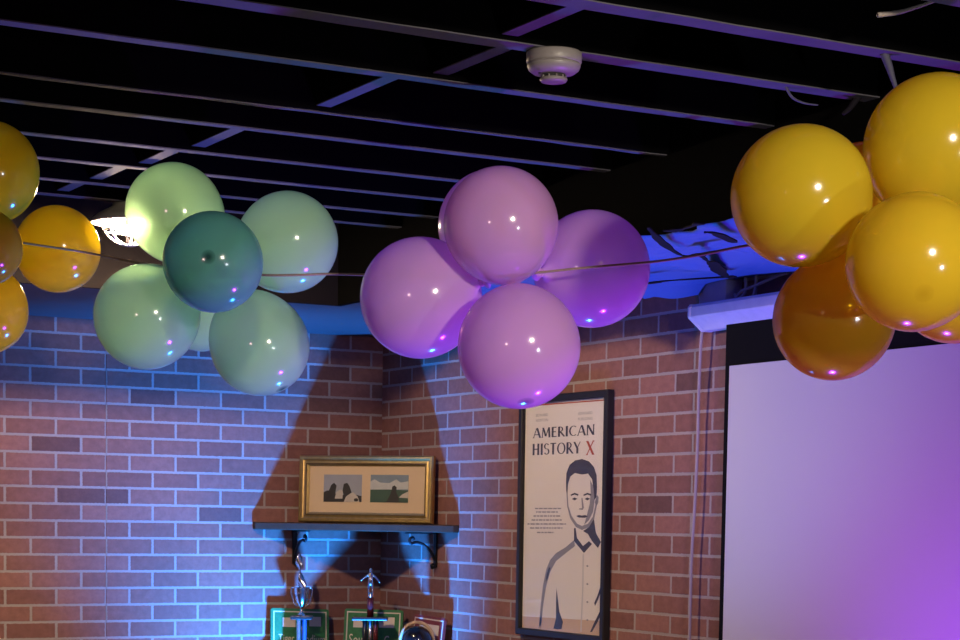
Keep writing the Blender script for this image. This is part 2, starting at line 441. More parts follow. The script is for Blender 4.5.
balloon(420, 298, 60, ZC+.13, CC, 'lilac', 'leftmost purple balloon, left of the pair stacked in the middle', GC, 1.06)
balloon(501, 225, 57.5, ZC-.02, CC, 'lilac', 'top purple balloon, dull lilac with a dark nub on its crown', GC, 1.03)
balloon(494, 226, 56, ZC+.29, CC, 'lilac', 'purple balloon behind the top purple one, only its left rim showing', GC, 1.03)
balloon(592, 269, 58, ZC+.17, CC, 'lilac', 'violet balloon crossed by the twine, rightmost of the purple bunch', GC, 1.06)
balloon(519, 347, 61.5, ZC-.06, CC, 'lilac', 'lowest purple balloon, hanging in front of the poster top', GC, 1.04)
balloon(801, 196, 70, ZD, CD, 'yellow', 'leftmost yellow balloon of the upper right bunch', GD, 1.04)
balloon(936, 147, 72, ZD+.04, CD, 'yellow', 'highest yellow balloon, at the top of the upper right bunch', GD, 1.04)
balloon(915, 262, 69, ZD-.17, at(903, 222, ZD-.03), 'yellow', 'bright yellow balloon at the front centre of the upper right bunch', GD, 1.02)
balloon(834, 319, 61, ZD+.16, CD, 'yellow', 'lowest yellow balloon of the upper right bunch, over the screen top', GD, 1.12)
balloon(957, 279, 64, ZD+.14, CD, 'yellow', 'yellow balloon at the right edge, tucked behind the front one', GD, 1.04)
balloon(866, 206, 63, ZD+.30, CD, 'yellow', 'yellow balloon at the back of the upper right bunch, a sliver showing between two others', GD, 1.04)
# twine: in front of the balloons it crosses
tw = smooth_path([at(-60, 228, 5.2), at(12, 241, 5.2), at(58, 248, 5.28), at(92, 253.5, 5.34), at(150, 265, 5.14), at(205, 271, 5.22), at(262, 275, 5.02), at(300, 275, 4.99), at(335, 274, 5.0),
                  at(400, 276, 4.8), at(450, 277, 4.74), at(505, 276, 4.68), at(535, 273, 4.62), at(595, 267, 4.55), at(652, 262, 4.52), at(700, 255, 4.35), at(745, 246, 4.20), at(800, 240, 4.13), at(872, 238, 3.98), at(1000, 224, 3.7)], 6)
t_ = MB(); t_.tube(tw, .0032, 6)
tag(t_.build('twine', 'twine'), 'thin brown twine the balloon bunches hang on, strung across the room', 'twine')

# ------------------------------------------------------------------ ceiling fittings
def smoke_detector():
    c = hit(557, 52, 2, Z_J); c.y = -4.345; c.z = Z_J
    c = Vector((hit(555, 52, 2, Z_J).x, -4.345, Z_J))
    r = thing('smoke_detector', c, 'round white smoke detector fixed to a ceiling joist above the purple balloons', 'smoke detector')
    dn = (0, 0, -1); q8 = lambda p: [(a, b*.75) for a, b in p]
    MB().lathe(q8([(.0, 0), (.061, 0), (.064, .004), (.064, .030), (.061, .036), (0, .036)]), c, dn, 40).build('base', 'detector', r)
    MB().lathe(q8([(.0, .036), (.0615, .036), (.0615, .042), (.058, .054), (.048, .064), (.034, .068), (0, .068)]), c, dn, 40).build('housing', 'detector', r)
    MB().lathe(q8([(0, .068), (.026, .068), (.026, .078), (0, .078)]), c, dn, 32).build('sensor_slot', 'dark_slot', r)
    k = MB()
    k.lathe(q8([(0, .078), (.031, .078), (.032, .083), (.029, .089), (.020, .092), (0, .093)]), c, dn, 32)
    for i in range(10):
        a = 2*PI*i/10; e = Vector((math.cos(a), math.sin(a), 0))*.0275
        k.tube([c+e+Vector((0, 0, -.0535)), c+e+Vector((0, 0, -.0635))], .0022, 6)
    k.build('sensor_cap', 'detector', r)
    MB().lathe(q8([(0, 0), (.003, 0), (.003, .003), (0, .0035)]), c+Vector((-.045, -.012, -.0525)), dn, 10).build('indicator', 'dark_slot', r)
smoke_detector()
def caged_lamp():
    c = hit(129, 204, 1, -1.69)
    r = thing('bulkhead_lamp', c, 'lit wire-caged ceiling lamp between the left yellow and green balloons', 'lamp')
    dn = (0, 0, -1)
    MB().lathe([(0, c.z-Z_J), (.045, c.z-Z_J), (.045, .001), (0, .001)], c, dn, 24).build('mount', 'black', r)
    MB().lathe([(0, 0), (.055, 0), (.058, .01), (.105, .036), (.132, .060), (.134, .068), (.128, .068), (.10, .046), (0, .034)], c, dn, 40).build('shade', 'lamp_metal', r)
    MB().lathe([(0, .036), (.052, .036), (.056, .056), (.053, .08), (.042, .096), (.02, .104), (0, .105)], c, dn, 32).build('glass', 'bulb', r)
    g = MB()
    for i in range(4):
        a = PI*i/4+.35; e = Vector((math.cos(a), math.sin(a), 0))
        pts = [c+e*(.098*math.cos(t))+Vector((0, 0, -.044-.098*abs(math.sin(t)))) for t in [PI*k/20 for k in range(21)]]
        g.tube(pts, .0035, 6)
    g.tube([c+Vector((.085*math.cos(a), .085*math.sin(a), -.093)) for a in [2*PI*k/32 for k in range(32)]], .003, 6, closed=True)
    g.build('guard', 'lamp_metal', r)
    return c
LAMP = caged_lamp()

def scrap(name, px, w, z, label, cat, mt='twine'):
    pts = [hit(a, b, 1, z) for a, b in px]; pts[0].z = max(pts[0].z, Z_J+.004) if cat != 'cable' else pts[0].z
    pts = smooth_path(pts, 6); m = MB(); n = len(pts)
    m.tube(pts, [w*(1-.6*i/n) for i in range(n)], 6)
    return tag(m.build(name, mt), label, cat)
scrap('ribbon_scrap', [(884, 56), (889, 66), (892, 76), (896, 88)], .011, -4.735, 'short ribbon end hanging from a joist above the highest yellow balloon', 'ribbon', 'dim_ribbon')
scrap('string_scrap', [(785, 90), (792, 97), (804, 103), (818, 105)], .004, -4.345, 'thin loose string drooping below a joist above the leftmost yellow balloon', 'string', 'dim_ribbon')
scrap('tape_scrap', [(858, 102), (850, 108), (843, 114)], .010, -4.345, 'short strip of tape dangling below a joist beside the highest yellow balloon', 'tape', 'tape')
scrap('ceiling_cable', [(878, 15), (900, 12), (920, 6), (945, -2), (975, -6)], .006, -5.0, 'dim cable sagging across the dark ceiling at upper right', 'cable', 'cable')

def clump(px, py, ax, c, label):
    p = hit(px, py, ax, c); m = MB(); rnd = random.Random(px)
    for k in range(7):
        e = Vector((rnd.uniform(-.04, .04), rnd.uniform(-.03, -.0), rnd.uniform(-.02, .03)))
        pts = [p+e+Vector((rnd.uniform(-.03, .03), rnd.uniform(-.03, 0), rnd.uniform(-.03, .03))) for _ in range(4)]
        m.tube(smooth_path(pts, 4), .007, 6)
    m.lathe([(0, -.02), (.02, -.015), (.026, 0), (.02, .015), (0, .02)], p+Vector((0, -.03, 0)), seg=12)
    return tag(m.build('cable_bundle', 'dome'), label, 'cable bundle')
clump(362, 320, 1, -.03, 'small glossy black cable bundle at the wall top beside the room corner')
clump(82, 303, 1, -.03, 'small glossy black cable bundle at the wall top under the left yellow balloons')

# ------------------------------------------------------------------ corner shelf with the gilt picture
def corner_shelf(zt, ax, by, label, brackets=True):
    r = thing('corner_shelf', (-.02, -.02, zt), label, 'shelf')
    th = .034
    m = MB(); e = .012
    A, B = Vector((-ax, -.002, zt)), Vector((-.002, -by, zt))
    pts = [Vector((-.002, -.002, zt)), A, A+Vector((.0, -.03, 0))]
    n = 14
    for k in range(1, n):
        p = A.lerp(B, k/n); pts.append(p+Vector((-.7, -.7, 0))*(.016+random.uniform(-.003, .003)))
    pts += [B+Vector((-.03, 0, 0)), B]
    m.prism(pts, (0, 0, -th)); m.build('board', 'wood', r, .004)
    if brackets:
        zb = zt-th
        def bracket(o, out):
            k = MB(); out = Vector(out); side = Vector((-out.y, out.x, 0))
            k.obox(o-side*.011+out*.002, side*.022, out*.007, Vector((0, 0, -.155)))
            k.obox(o-side*.011+out*.002+Vector((0, 0, -.007)), side*.022, out*.15, Vector((0, 0, .007)))
            P = lambda a, b: o+out*a+Vector((0, 0, b))
            k.tube(smooth_path([P(.008, -.125), P(.03, -.085), P(.065, -.055), P(.10, -.045), P(.128, -.05), P(.135, -.033), P(.12, -.024), P(.112, -.034)], 6), .0065, 8)
            k.tube(smooth_path([P(.006, -.15), P(.02, -.158), P(.024, -.146), P(.014, -.14)], 5), .006, 8)
            k.build('bracket', 'iron', r)
        bl = hit(294, 540, 1, -.0); bracket(Vector((bl.x, -.002, zb)), (0, -1, 0))
        br = hit(437, 540, 0, -.0); bracket(Vector((-.002, br.y, zb)), (-1, 0, 0))
    return r
ZT = 1.522
corner_shelf(ZT, .648, .775, 'rough wooden corner shelf on black iron brackets holding the gilt picture')
ZL = .90
corner_shelf(ZL, .66, .775, 'lower wooden corner shelf carrying the trophies', False)

def plane_frame(px0, px1, Z0, Z1):
    """left/right pixel & distance of a standing board -> unit right vector, origin"""
    a, b = at(*px0, Z0), at(*px1, Z1); d = b-a; d.z = 0
    return a, b, d.normalized()
def rect_frame(m, O, R_, U_, N_, x0, x1, y0, y1, w, d, mi=0, prof=None):
    """mitred moulding; prof = list of (inset 0..w, height 0..d)"""
    prof = prof or [(0, 0), (0, d), (w, d), (w, 0)]
    rings = []
    for (i, h) in prof:
        rings.append([O+R_*(x0+i)+U_*(y0+i)+N_*h, O+R_*(x1-i)+U_*(y0+i)+N_*h, O+R_*(x1-i)+U_*(y1-i)+N_*h, O+R_*(x0+i)+U_*(y1-i)+N_*h])
    vs = [p for r in rings for p in r]; n = len(rings); fs = []
    for a in range(n):
        b = (a+1) % n
        for k in range(4): fs.append((a*4+k, a*4+(k+1) % 4, b*4+(k+1) % 4, b*4+k))
    m.add(vs, fs, mi)

def gilt_picture():
    a = at(300.5, 517.5, 8.925); b = at(434, 521.5, 8.67)
    R_ = Vector((b.x-a.x, b.y-a.y, 0)); W = R_.length; R_.normalize()
    Nh = Vector((R_.y, -R_.x, 0))                         # towards the room
    tilt = .035
    U_ = (Zu*math.cos(tilt)-Nh*math.sin(tilt)).normalized(); N_ = R_.cross(U_).normalized()
    if N_.dot(Nh) < 0: N_ = -N_
    O = Vector((a.x, a.y, ZT+.002)) + N_*0
    H = .300
    r = thing('picture_frame', O+R_*W/2, 'gilt picture frame with two small photos, leaning on the upper corner shelf', 'picture')
    m = MB()
    rect_frame(m, O, R_, U_, N_, 0, W, 0, H, .044, .03, 0, [(0, 0), (0, .022), (.006, .030), (.014, .030), (.019, .022), (.024, .020), (.033, .022), (.036, .016), (.046, .010), (.046, 0)])
    m.build('frame', 'gold', r)
    m = MB(); rect_frame(m, O, R_, U_, N_, .034, W-.034, .034, H-.034, .008, .02, 0, [(0, .0195), (0, .0235), (.003, .0235), (.003, .0195)]); m.build('beading', 'gold_dark', r)
    P = lambda x, y, h: O+R_*x+U_*y+N_*h
    MB().obox(P(.02, .02, .002), R_*(W-.04), U_*(H-.04), N_*.004).build('mat_board', 'matboard', r)
    sx = W/132.0
    def photo(x0, x1, y0, y1):
        m = MB(); h = .0065
        m.obox(P(x0, y0, h), R_*(x1-x0), U_*(y1-y0), N_*.0012, 0)
        return m, (lambda u, v, k=0: P(x0+(x1-x0)*u, y0+(y1-y0)*v, h+.0013+.0003*k))
    fx = lambda px: (px-301)*sx
    y0, y1 = .300-.30*(500-454.5)/66, .300-.30*(473-454.5)/66
    m, q = photo(fx(324.5), fx(362.5), y0, y1)
    def blob(m, q, cx, cy, rx, ry, mi, k, n=14): m.poly([q(min(1, max(0, cx+rx*math.cos(2*PI*i/n))), min(1, max(0, cy+ry*math.sin(2*PI*i/n))), k) for i in range(n)], mi)
    m.poly([q(0, .0, 1), q(1, 0, 1), q(1, .22, 1), q(.75, .3, 1), q(.4, .25, 1), q(.1, .42, 1), q(0, .35, 1)], 1)
    m.poly([q(0, 0, 2), q(.05, .3, 2), q(.14, .42, 2), q(.2, .62, 2), q(.27, .7, 2), q(.34, .6, 2), q(.32, .42, 2), q(.3, .2, 2), q(.5, .14, 2), q(.5, 0, 2)], 1)
    m.poly([q(.3, .12, 3), q(.5, .12, 3), q(.52, .42, 3), q(.42, .44, 3), q(.34, .36, 3)], 2)
    m.poly([q(.5, .42, 4), q(.53, .66, 4), q(.62, .7, 4), q(.68, .58, 4), q(.74, .35, 4), q(.6, .2, 4), q(.52, .3, 4)], 1)
    m.poly([q(.54, .0, 3), q(.95, .0, 3), q(.9, .2, 3), q(.78, .36, 3), q(.6, .22, 3)], 2)
    blob(m, q, .86, .08, .06, .06, 1, 5)
    m.build('photo', ['pic_sky', 'pic_dark', 'pic_light'], r)
    m, q = photo(fx(371), fx(408), y0, y1)
    m.poly([q(0, .45, 1), q(1, .48, 1), q(1, .78, 1), q(.8, .72, 1), q(.68, .84, 1), q(.5, .7, 1), q(.25, .72, 1), q(.1, .84, 1), q(0, .75, 1)], 1)
    m.poly([q(0, 0, 2), q(1, 0, 2), q(1, .44, 2), q(.5, .47, 2), q(0, .46, 2)], 2)
    m.poly([q(.42, 0, 3), q(.5, .2, 3), q(.56, .4, 3), q(.58, .58, 3), q(.64, .62, 3), q(.7, .55, 3), q(.68, .4, 3), q(.76, .18, 3), q(.77, 0, 3)], 3)
    m.poly([q(.76, .18, 4), q(1, .16, 4), q(1, .4, 4), q(.85, .3, 4)], 4)
    m.build('photo', ['pic_sky2', 'pic_cloud', 'pic_sea', 'pic_dark', 'pic_light'], r)
    MB().obox(P(.04, .04, .0095), R_*(W-.08), U_*(H-.08), N_*.0015).build('glazing', 'glass', r)
    k = MB()                                              # easel back, resting on the board
    k.obox(P(W/2-.03, .015, -.003), R_*.06, U_*.2, N_*.003)
    k.build('easel_back', 'black', r)
gilt_picture()

# ------------------------------------------------------------------ poster
def text_verts(s):
    cu = bpy.data.curves.new('lettering', 'FONT'); cu.body = s; cu.resolution_u = 3
    ob = bpy.data.objects.new('lettering_source', cu); COL.objects.link(ob)
    dg = bpy.context.evaluated_depsgraph_get(); me = bpy.data.meshes.new_from_object(ob.evaluated_get(dg))
    vs = [v.co.copy() for v in me.vertices]; fs = [list(p.vertices) for p in me.polygons]
    bpy.data.objects.remove(ob); bpy.data.curves.remove(cu); bpy.data.meshes.remove(me)
    x0, x1 = min(v.x for v in vs), max(v.x for v in vs); y0, y1 = min(v.y for v in vs), max(v.y for v in vs)
    return [((v.x-x0)/(x1-x0), (v.y-y0)/(y1-y0)) for v in vs], fs
def text_on(m, s, O, R_, U_, x0, x1, y0, y1, mi=0):
    vs, fs = text_verts(s)
    m.add([O+R_*(x0+(x1-x0)*u)+U_*(y0+(y1-y0)*v) for u, v in vs], fs, mi)
# drawn thick-and-thin capitals with small serifs, as on the poster title (unit box)
GL = {
 'A': (.92, [('t', .06, 0, .44, 1, .07), ('t', .50, 1, .86, 0, .16), ('t', .20, .33, .70, .33, .06), ('s', .06, 0, .2), ('s', .86, 0, .26)]),
 'M': (1.1, [('t', .12, 0, .20, 1, .08), ('t', .22, 1, .54, .12, .15), ('t', .56, .12, .88, 1, .08), ('t', .90, 1, .98, 0, .16), ('s', .12, 0, .2), ('s', .98, 0, .24)]),
 'E': (.68, [('t', .16, 0, .16, 1, .17), ('t', .16, .965, .62, .965, .07), ('t', .16, .52, .54, .52, .07), ('t', .16, .035, .64, .035, .07)]),
 'R': (.80, [('t', .16, 0, .16, 1, .17), ('a', .22, .73, .34, .245, 90, -90, .11), ('t', .32, .48, .78, 0, .16), ('s', .16, 0, .24)]),
 'I': (.36, [('t', .18, 0, .18, 1, .17), ('s', .18, 0, .26), ('s', .18, 1, .26)]),
 'C': (.86, [('a', .52, .5, .42, .47, 50, 310, .13)]),
 'N': (.96, [('t', .14, 0, .14, 1, .09), ('t', .16, 1, .80, 0, .17), ('t', .82, 0, .82, 1, .09), ('s', .14, 0, .22), ('s', .82, 1, .22)]),
 'H': (.90, [('t', .16, 0, .16, 1, .17), ('t', .74, 0, .74, 1, .17), ('t', .16, .52, .74, .52, .07), ('s', .16, 0, .26), ('s', .16, 1, .26), ('s', .74, 0, .26), ('s', .74, 1, .26)]),
 'S': (.64, [('a', .33, .74, .23, .23, 25, 270, .12), ('a', .33, .27, .25, .24, 90, -155, .12)]),
 'T': (.78, [('t', .39, 0, .39, 1, .17), ('t', .04, .965, .74, .965, .07), ('s', .39, 0, .26)]),
 'O': (.98, [('a', .49, .5, .41, .47, 0, 360, .13)]),
 'Y': (.82, [('t', .41, 0, .41, .46, .17), ('t', .06, 1, .40, .46, .16), ('t', .74, 1, .42, .46, .07), ('s', .41, 0, .26)]),
 'X': (.84, [('t', .10, 1, .74, 0, .17), ('t', .08, 0, .74, 1, .08), ('s', .08, 0, .2), ('s', .74, 1, .2)]),
}
def glyphs(m, word, F, x0, x1, y0, y1, mi=0):
    """F(x, y) -> point; fits the word in the box"""
    tot = sum(GL[c][0] for c in word)+.08*(len(word)-1); sx = (x1-x0)/tot; sy = y1-y0; cx = 0
    k = 0
    def quad(ax, ay, bx, by, w, ox):
        # stroke of width w (measured along x for steep strokes, along y for flat ones)
        dx, dy = bx-ax, by-ay
        if abs(dy) > abs(dx)*.6: w *= 1.4; q = [(ax-w/2, ay), (ax+w/2, ay), (bx+w/2, by), (bx-w/2, by)]
        else:
            w *= 1.3; q = [(ax, ay-w/2), (bx, by-w/2), (bx, by+w/2), (ax, ay+w/2)]
        return [(ox+u, v) for u, v in q]
    for c in word:
        wd, st = GL[c]
        for s_ in st:
            k += 1
            if s_[0] == 't': polys = [quad(*s_[1:], cx)]
            elif s_[0] == 's': polys = [quad(s_[1]-s_[3]/2, abs(s_[2]-.02), s_[1]+s_[3]/2, abs(s_[2]-.02), .045, cx)]
            else:
                _, ox, oy, rx, ry, a0, a1, w = s_; polys = []; n = 18
                for i in range(n):
                    q = []
                    for (t, sg) in ((i/n, -1), ((i+1)/n, -1), ((i+1)/n, 1), (i/n, 1)):
                        a = math.radians(a0+(a1-a0)*t); ww = w*1.45*(.5+.5*abs(math.cos(a)))/2
                        q.append((cx+ox+(rx+sg*ww)*math.cos(a), oy+(ry+sg*ww*.6)*math.sin(a)))
                    polys.append(q)
            for q in polys: m.poly([F(x0+u*sx, y0+v*sy, k % 3) for u, v in q], mi)
        cx += wd+.08

def poster():
    pl = hit(518.5, 402, 0, -.032); y0, y1, z0, z1 = pl.y, -1.992, hit(515, 634, 0, -.032).z, 2.046           # left, right, bottom, top on the right-hand wall
    r = thing('poster', (-.002, (y0+y1)/2, z0), 'tall black-framed film poster hung on the right brick wall', 'poster')
    R_ = Vector((0, -1, 0)); U_ = Zu; N_ = Vector((-1, 0, 0)); O = Vector((-.002, y0, z0)); W = y0-y1; H = z1-z0
    m = MB(); rect_frame(m, O, R_, U_, N_, 0, W, 0, H, .028, .03, 0, [(0, 0), (0, .026), (.004, .03), (.024, .03), (.028, .026), (.028, .0)])
    m.build('frame', 'frame_black', r)
    MB().obox(O+R_*.02+U_*.02+N_*.003, R_*(W-.04), U_*(H-.04), N_*.008).build('print', 'paper', r)
    X = -.002-.0115
    P = lambda px, py, k=0: hit(px, py, 0, X-.0003*k)
    ly = lambda px, py, k=0: P(px, py, k)
    # coordinates on the sheet: x metres to the right of O, y metres up
    F = lambda x, y, k=0: O+R_*x+U_*y+N_*(.0113+.0002*k)
    def xy(px, py): p = hit(px, py, 0, X); return (y0-p.y, p.z-z0)
    t = MB()
    def word(w, a, b, mi=0):
        (xa, ya), (xb, yb) = xy(*a), xy(*b); glyphs(t, w, F, xa, xb, ya, yb, mi)
    word('AMERICAN', (533, 438.2), (595, 424.3)); t.build('title_line', 'ink', r); t = MB()
    word('HISTORY', (532.2, 455.2), (581, 441.6)); t.build('title_line', 'ink', r); t = MB()
    word('X', (586, 455), (594.5, 440.6)); tag(t.build('title_letter', 'ink_red', r), 'red letter X')
    for s, a, b in (('EDWARD', (536, 416.8), (548, 413.2)), ('NORTON', (536, 422), (548, 418.4)), ('EDWARD', (578.5, 415), (592.5, 411.2)), ('FURLONG', (578, 420.6), (592.5, 416.8))):
        t = MB(); (xa, ya), (xb, yb) = xy(*a), xy(*b); text_on(t, s, O+N_*.0114, R_, U_, xa, xb, ya, yb); t.build('credit_line', 'ink_mid', r); t = MB()
    rows = [(535, 561, 508.5), (536, 558, 512), (533.5, 560.5, 516), (531.5, 562, 520), (527.5, 566, 524), (530, 562.5, 528), (537, 553.5, 532.5)]
    rnd = random.Random(5)
    for a, b, y in rows:                                   # unreadable small print: fine broken lines
        x = a
        while x < b:
            L = min(b-x, rnd.uniform(1.5, 4.5)); (xa, ya), (xb, yb) = xy(x, y+.65), xy(x+L, y-.65)
            t.poly([F(xa, ya, 1), F(xb, ya, 1), F(xb, yb, 1), F(xa, yb, 1)]); x += L+.7
    t.build('blurb_text', 'ink_mid', r)
    # border rules at the head and foot
    t = MB()
    def rule(a, b, w, mi): t.poly([F(*xy(a[0], a[1]), 1), F(*xy(b[0], b[1]), 1), F(*xy(b[0], b[1]-w), 1), F(*xy(a[0], a[1]-w), 1)], mi)
    rule((521.5, 407), (606, 400.6), 1.3, 0); t.build('border_rule', ['ink_red', 'ink', 'ink_tan'], r); t = MB()
    rule((519, 628), (603, 637.2), 1.0, 1); t.build('border_rule', ['ink_red', 'ink', 'ink_tan'], r); t = MB()
    t.poly([F(*xy(519, 616), 0), F(*xy(603, 621), 0), F(*xy(603, 636.5), 0), F(*xy(519, 627.5), 0)], 2)
    t.build('tan_band', ['ink_red', 'ink', 'ink_tan'], r)
    # plain stand-in portrait of a short-haired man, head and shoulders in dark and pale ink
    t = MB()
    def shp(pts, mi, k): t.poly([F(*xy(a, b), k) for a, b in pts], mi)
    shp([(566, 482), (566.4, 473), (569.5, 465), (575, 460.4), (582, 459), (589, 461.4), (594, 467), (596.6, 475), (597, 487), (596.4, 497), (594.4, 500), (593.6, 489), (592, 479), (588, 473.6), (582, 474.6), (575, 473), (570.4, 476.5), (568, 484), (567.4, 495), (566.2, 491)], 0, 1)
    shp([(597, 495), (598.6, 497), (598.2, 503), (596, 507), (594.8, 502)], 1, 0)
    shp([(566.4, 492), (567.4, 492), (568.4, 506), (571.6, 516), (577, 523.6), (582, 526), (588, 523.6), (592.6, 517), (595.2, 506), (596.2, 498), (596.8, 505), (594.2, 519), (589.6, 527), (582, 530), (575.8, 527), (570, 518), (567, 506)], 1, 0)
    shp([(590, 480), (593.4, 486), (594.6, 500), (593, 512), (589, 520), (584, 525), (586.6, 516), (589.6, 504), (590.6, 492)], 1, 0)
    for cx in (574.6, 587.4):
        shp([(cx-4, 494.6), (cx, 492.8), (cx+4, 494.2), (cx+3.6, 495.8), (cx, 494.6), (cx-3.6, 496)], 0, 2)
        shp([(cx-2.8, 499), (cx, 497.4), (cx+2.8, 498.8), (cx, 500.4)], 0, 2)
    shp([(581.4, 498), (582.6, 498), (584, 508), (582.4, 510), (578.8, 509.4), (579.4, 508.4), (582, 508.2)], 1, 2)
    shp([(576, 516), (579, 515), (582, 515.6), (585, 515), (588, 516.2), (585, 517.8), (579, 517.6)], 0, 2)
    # neck, collar and plain shirt
    shp([(589, 527), (594, 519), (596, 533), (601, 542), (598, 548), (592, 541), (588, 534), (583, 531)], 0, 2)
    shp([(574, 528), (575.6, 528), (577, 538), (583, 546), (589, 541), (592, 544), (584, 553), (574, 541)], 0, 1)
    shp([(574, 540), (566, 547), (556, 553), (550, 560), (546, 570), (543, 585), (540.5, 606), (539, 626), (541, 626), (543, 606), (546, 587), (550, 572), (556, 561), (566, 553), (575, 546)], 1, 0)
    shp([(549, 567), (550.4, 568), (548, 578), (545.6, 582), (546.4, 575)], 0, 1)
    shp([(556.4, 588), (557.8, 598), (559.4, 612), (563, 622), (561.6, 629), (557, 629.4), (553.4, 628.6), (556, 618), (556, 602)], 0, 1)
    shp([(582.6, 554), (584, 554), (583.4, 590), (581.6, 632), (580.2, 632), (582, 590)], 2, 1)
    for yy in (566, 584, 602, 620): shp([(586, yy), (587.4, yy-1), (588.6, yy), (587.4, yy+1.2)], 1, 1)
    shp([(600.6, 586), (601.4, 590), (598, 600), (595, 606), (594.2, 603), (597.6, 595)], 0, 1)
    shp([(601.5, 608), (601.5, 613), (597.6, 622), (592, 632), (590, 632), (595, 621)], 0, 1)
    t.build('printed_portrait', ['ink', 'ink_mid', 'ink_pale'], r)
    MB().obox(O+R_*.026+U_*.026+N_*.0165, R_*(W-.052), U_*(H-.052), N_*.002).build('glazing', 'glass', r)
poster()

# ------------------------------------------------------------------ projection screen
def projector_screen():
    xs = -.055
    tl = hit(730.5, 366, 0, xs); yb = hit(722.6, 500, 0, xs).y
    W = 2.15; zb = .72; yl = yb
    cl = hit(688.5, 316, 0, -.1); yc = cl.y; zc = 2.215
    r = thing('projector_screen', (-.05, yc-1.2, zc), 'pull-down projector screen with white case on the right wall behind yellow balloons', 'screen')
    pr = [(-.004, 0), (-.045, 0), (-.098, .040), (-.102, .046), (-.102, .078), (-.094, .088), (-.004, .088)]
    m = MB(); m.prism([Vector((x, yc-.012, zc+z)) for x, z in pr], (0, -2.45, 0)); m.build('case', 'case', r, .002)
    for yy in (yc, yc-2.462):
        pr2 = [(x*1.03-.001*0, z*1.04-.002) for x, z in pr]
        e = MB(); e.prism([Vector((x, yy, zc+z)) for x, z in pr2], (0, -.014, 0)); e = e.build('end_cap', 'case', r, .002)
        if yy == yc:
            s = MB(); s.lathe([(0, 0), (.006, 0), (.006, .003), (0, .004)], (-.06, yy, zc+.05), (0, 1, 0), 12); s.build('screw', 'silver', e)
    hk = MB(); P = lambda a, b: Vector((-.05, yc-.02+a, zc+.088+b))
    hk.tube(smooth_path([P(.0, .0), P(.005, .02), P(.02, .03), P(.03, .018), P(.026, .03), P(.034, .045)], 5), .003, 6); hk.build('hook', 'silver', r)
    MB().box((xs-.002, yl, zb), (xs+.001, yl-W, zc+.02)).build('black_border', 'screen_black', r)
    MB().box((xs-.0045, tl.y, zb+.05), (xs-.002, yl-W+.03, tl.z)).build('white_fabric', 'screen', r)
    w = MB(); w.tube([Vector((xs, yl+.01, zb-.008)), Vector((xs, yl-W-.01, zb-.008))], .013, 12); w.build('weight_bar', 'black', r)
    a = hit(707, 290, 0, -.04); b_ = hit(734, 290, 0, -.04)
    MB().box((-.004, a.y, zc+.089), (-.075, b_.y, Z_SOF-.014)).build('mounting_block', 'block', r, .004)
    return yc, zc
yc, zc = projector_screen()
c = MB(); cp_ = [hit(702, 333, 0, -.035), hit(700.5, 350, 0, -.035), hit(698.5, 400, 0, -.03), hit(697.6, 440, 0, -.028), hit(695, 500, 0, -.03), hit(691.5, 560, 0, -.03), hit(689.5, 640, 0, -.03), hit(688, 700, 0, -.03)]
cp_[0].z = zc+.005
c.tube(smooth_path(cp_, 6), .0055, 8)
tag(c.build('pull_cord', 'cord'), 'pinkish cord hanging down the brick wall from the screen case end', 'cord')
def loop(px, label):
    m = MB(); m.tube(smooth_path([hit(a, b, 0, -.05) for a, b in px], 6), .0055, 8)
    return tag(m.build('cable', 'cable'), label, 'cable', 'cables above the screen case')
loop([(745, 272), (746, 285), (744, 294), (738, 299), (735, 294)], 'grey cable curling down beside the mounting block, leftmost above the screen case')
loop([(756, 272), (756, 285), (753, 296), (748, 304), (744, 309)], 'grey cable dropping straight behind the screen case, second from the mounting block')
loop([(787, 273), (780, 275), (768, 280), (752, 287), (742, 291), (737, 297)], 'grey cable slanting up right from the mounting block to the yellow balloons')

# ------------------------------------------------------------------ lower shelf: boards, trophies, dome
def board(px_tl, px_tr, Z0, Z1, H, mt, label, texts, cards, skew=0, edge=.0):
    a, b = Z0, Z1
    R3 = (b-a); W = R3.length; R_ = R3.normalized()
    Nh = Vector((R_.y, -R_.x, 0)).normalized()
    tilt = .10; U_ = (Zu*math.cos(tilt)-Nh*math.sin(tilt)); U_ = (U_-R_*U_.dot(R_)).normalized(); N_ = Nh
    N_ = R_.cross(U_).normalized(); N_ = N_ if N_.dot(Nh) > 0 else -N_
    H = (a.z-ZL-.002)/U_.z if not skew else H
    O = a-U_*H
    if skew: pass
    r = thing('sign_board', O+R_*W/2, label, 'sign', 'sign boards behind the trophies')
    P = lambda x, y, h=0: O+R_*x+U_*y+N_*h
    rr = .012; pts = []
    for cx, cy, a0 in ((W-rr, H-rr, 0), (rr, H-rr, 90), (rr, rr, 180), (W-rr, rr, 270)):
        for k in range(5): an = math.radians(a0+90*k/4); pts.append(P(cx+rr*math.cos(an), cy+rr*math.sin(an)))
    m = MB(); m.prism(pts, N_*.009); m.build('panel', mt, r)
    m = MB(); rect_frame(m, O, R_, U_, N_, .012, W-.012, .012, H-.012, .005, .01, 0, [(0, .0088), (0, .0102), (.0055, .0102), (.0055, .0088)]); m.build('border_line', 'cream', r)
    for (x0, x1, t0, t1) in cards:
        m = MB(); m.obox(P(x0*W, H-t1, .009), R_*((x1-x0)*W), U_*(t1-t0), N_*.0015); m.build('card', 'cream', r)
    for (s, x0, x1, t0, t1) in texts:
        m = MB(); text_on(m, s, O+N_*.0096, R_, U_, x0*W, x1*W, H-t1, H-t0); m.build('lettering', 'cream', r)
    return r
K = 8.75/f
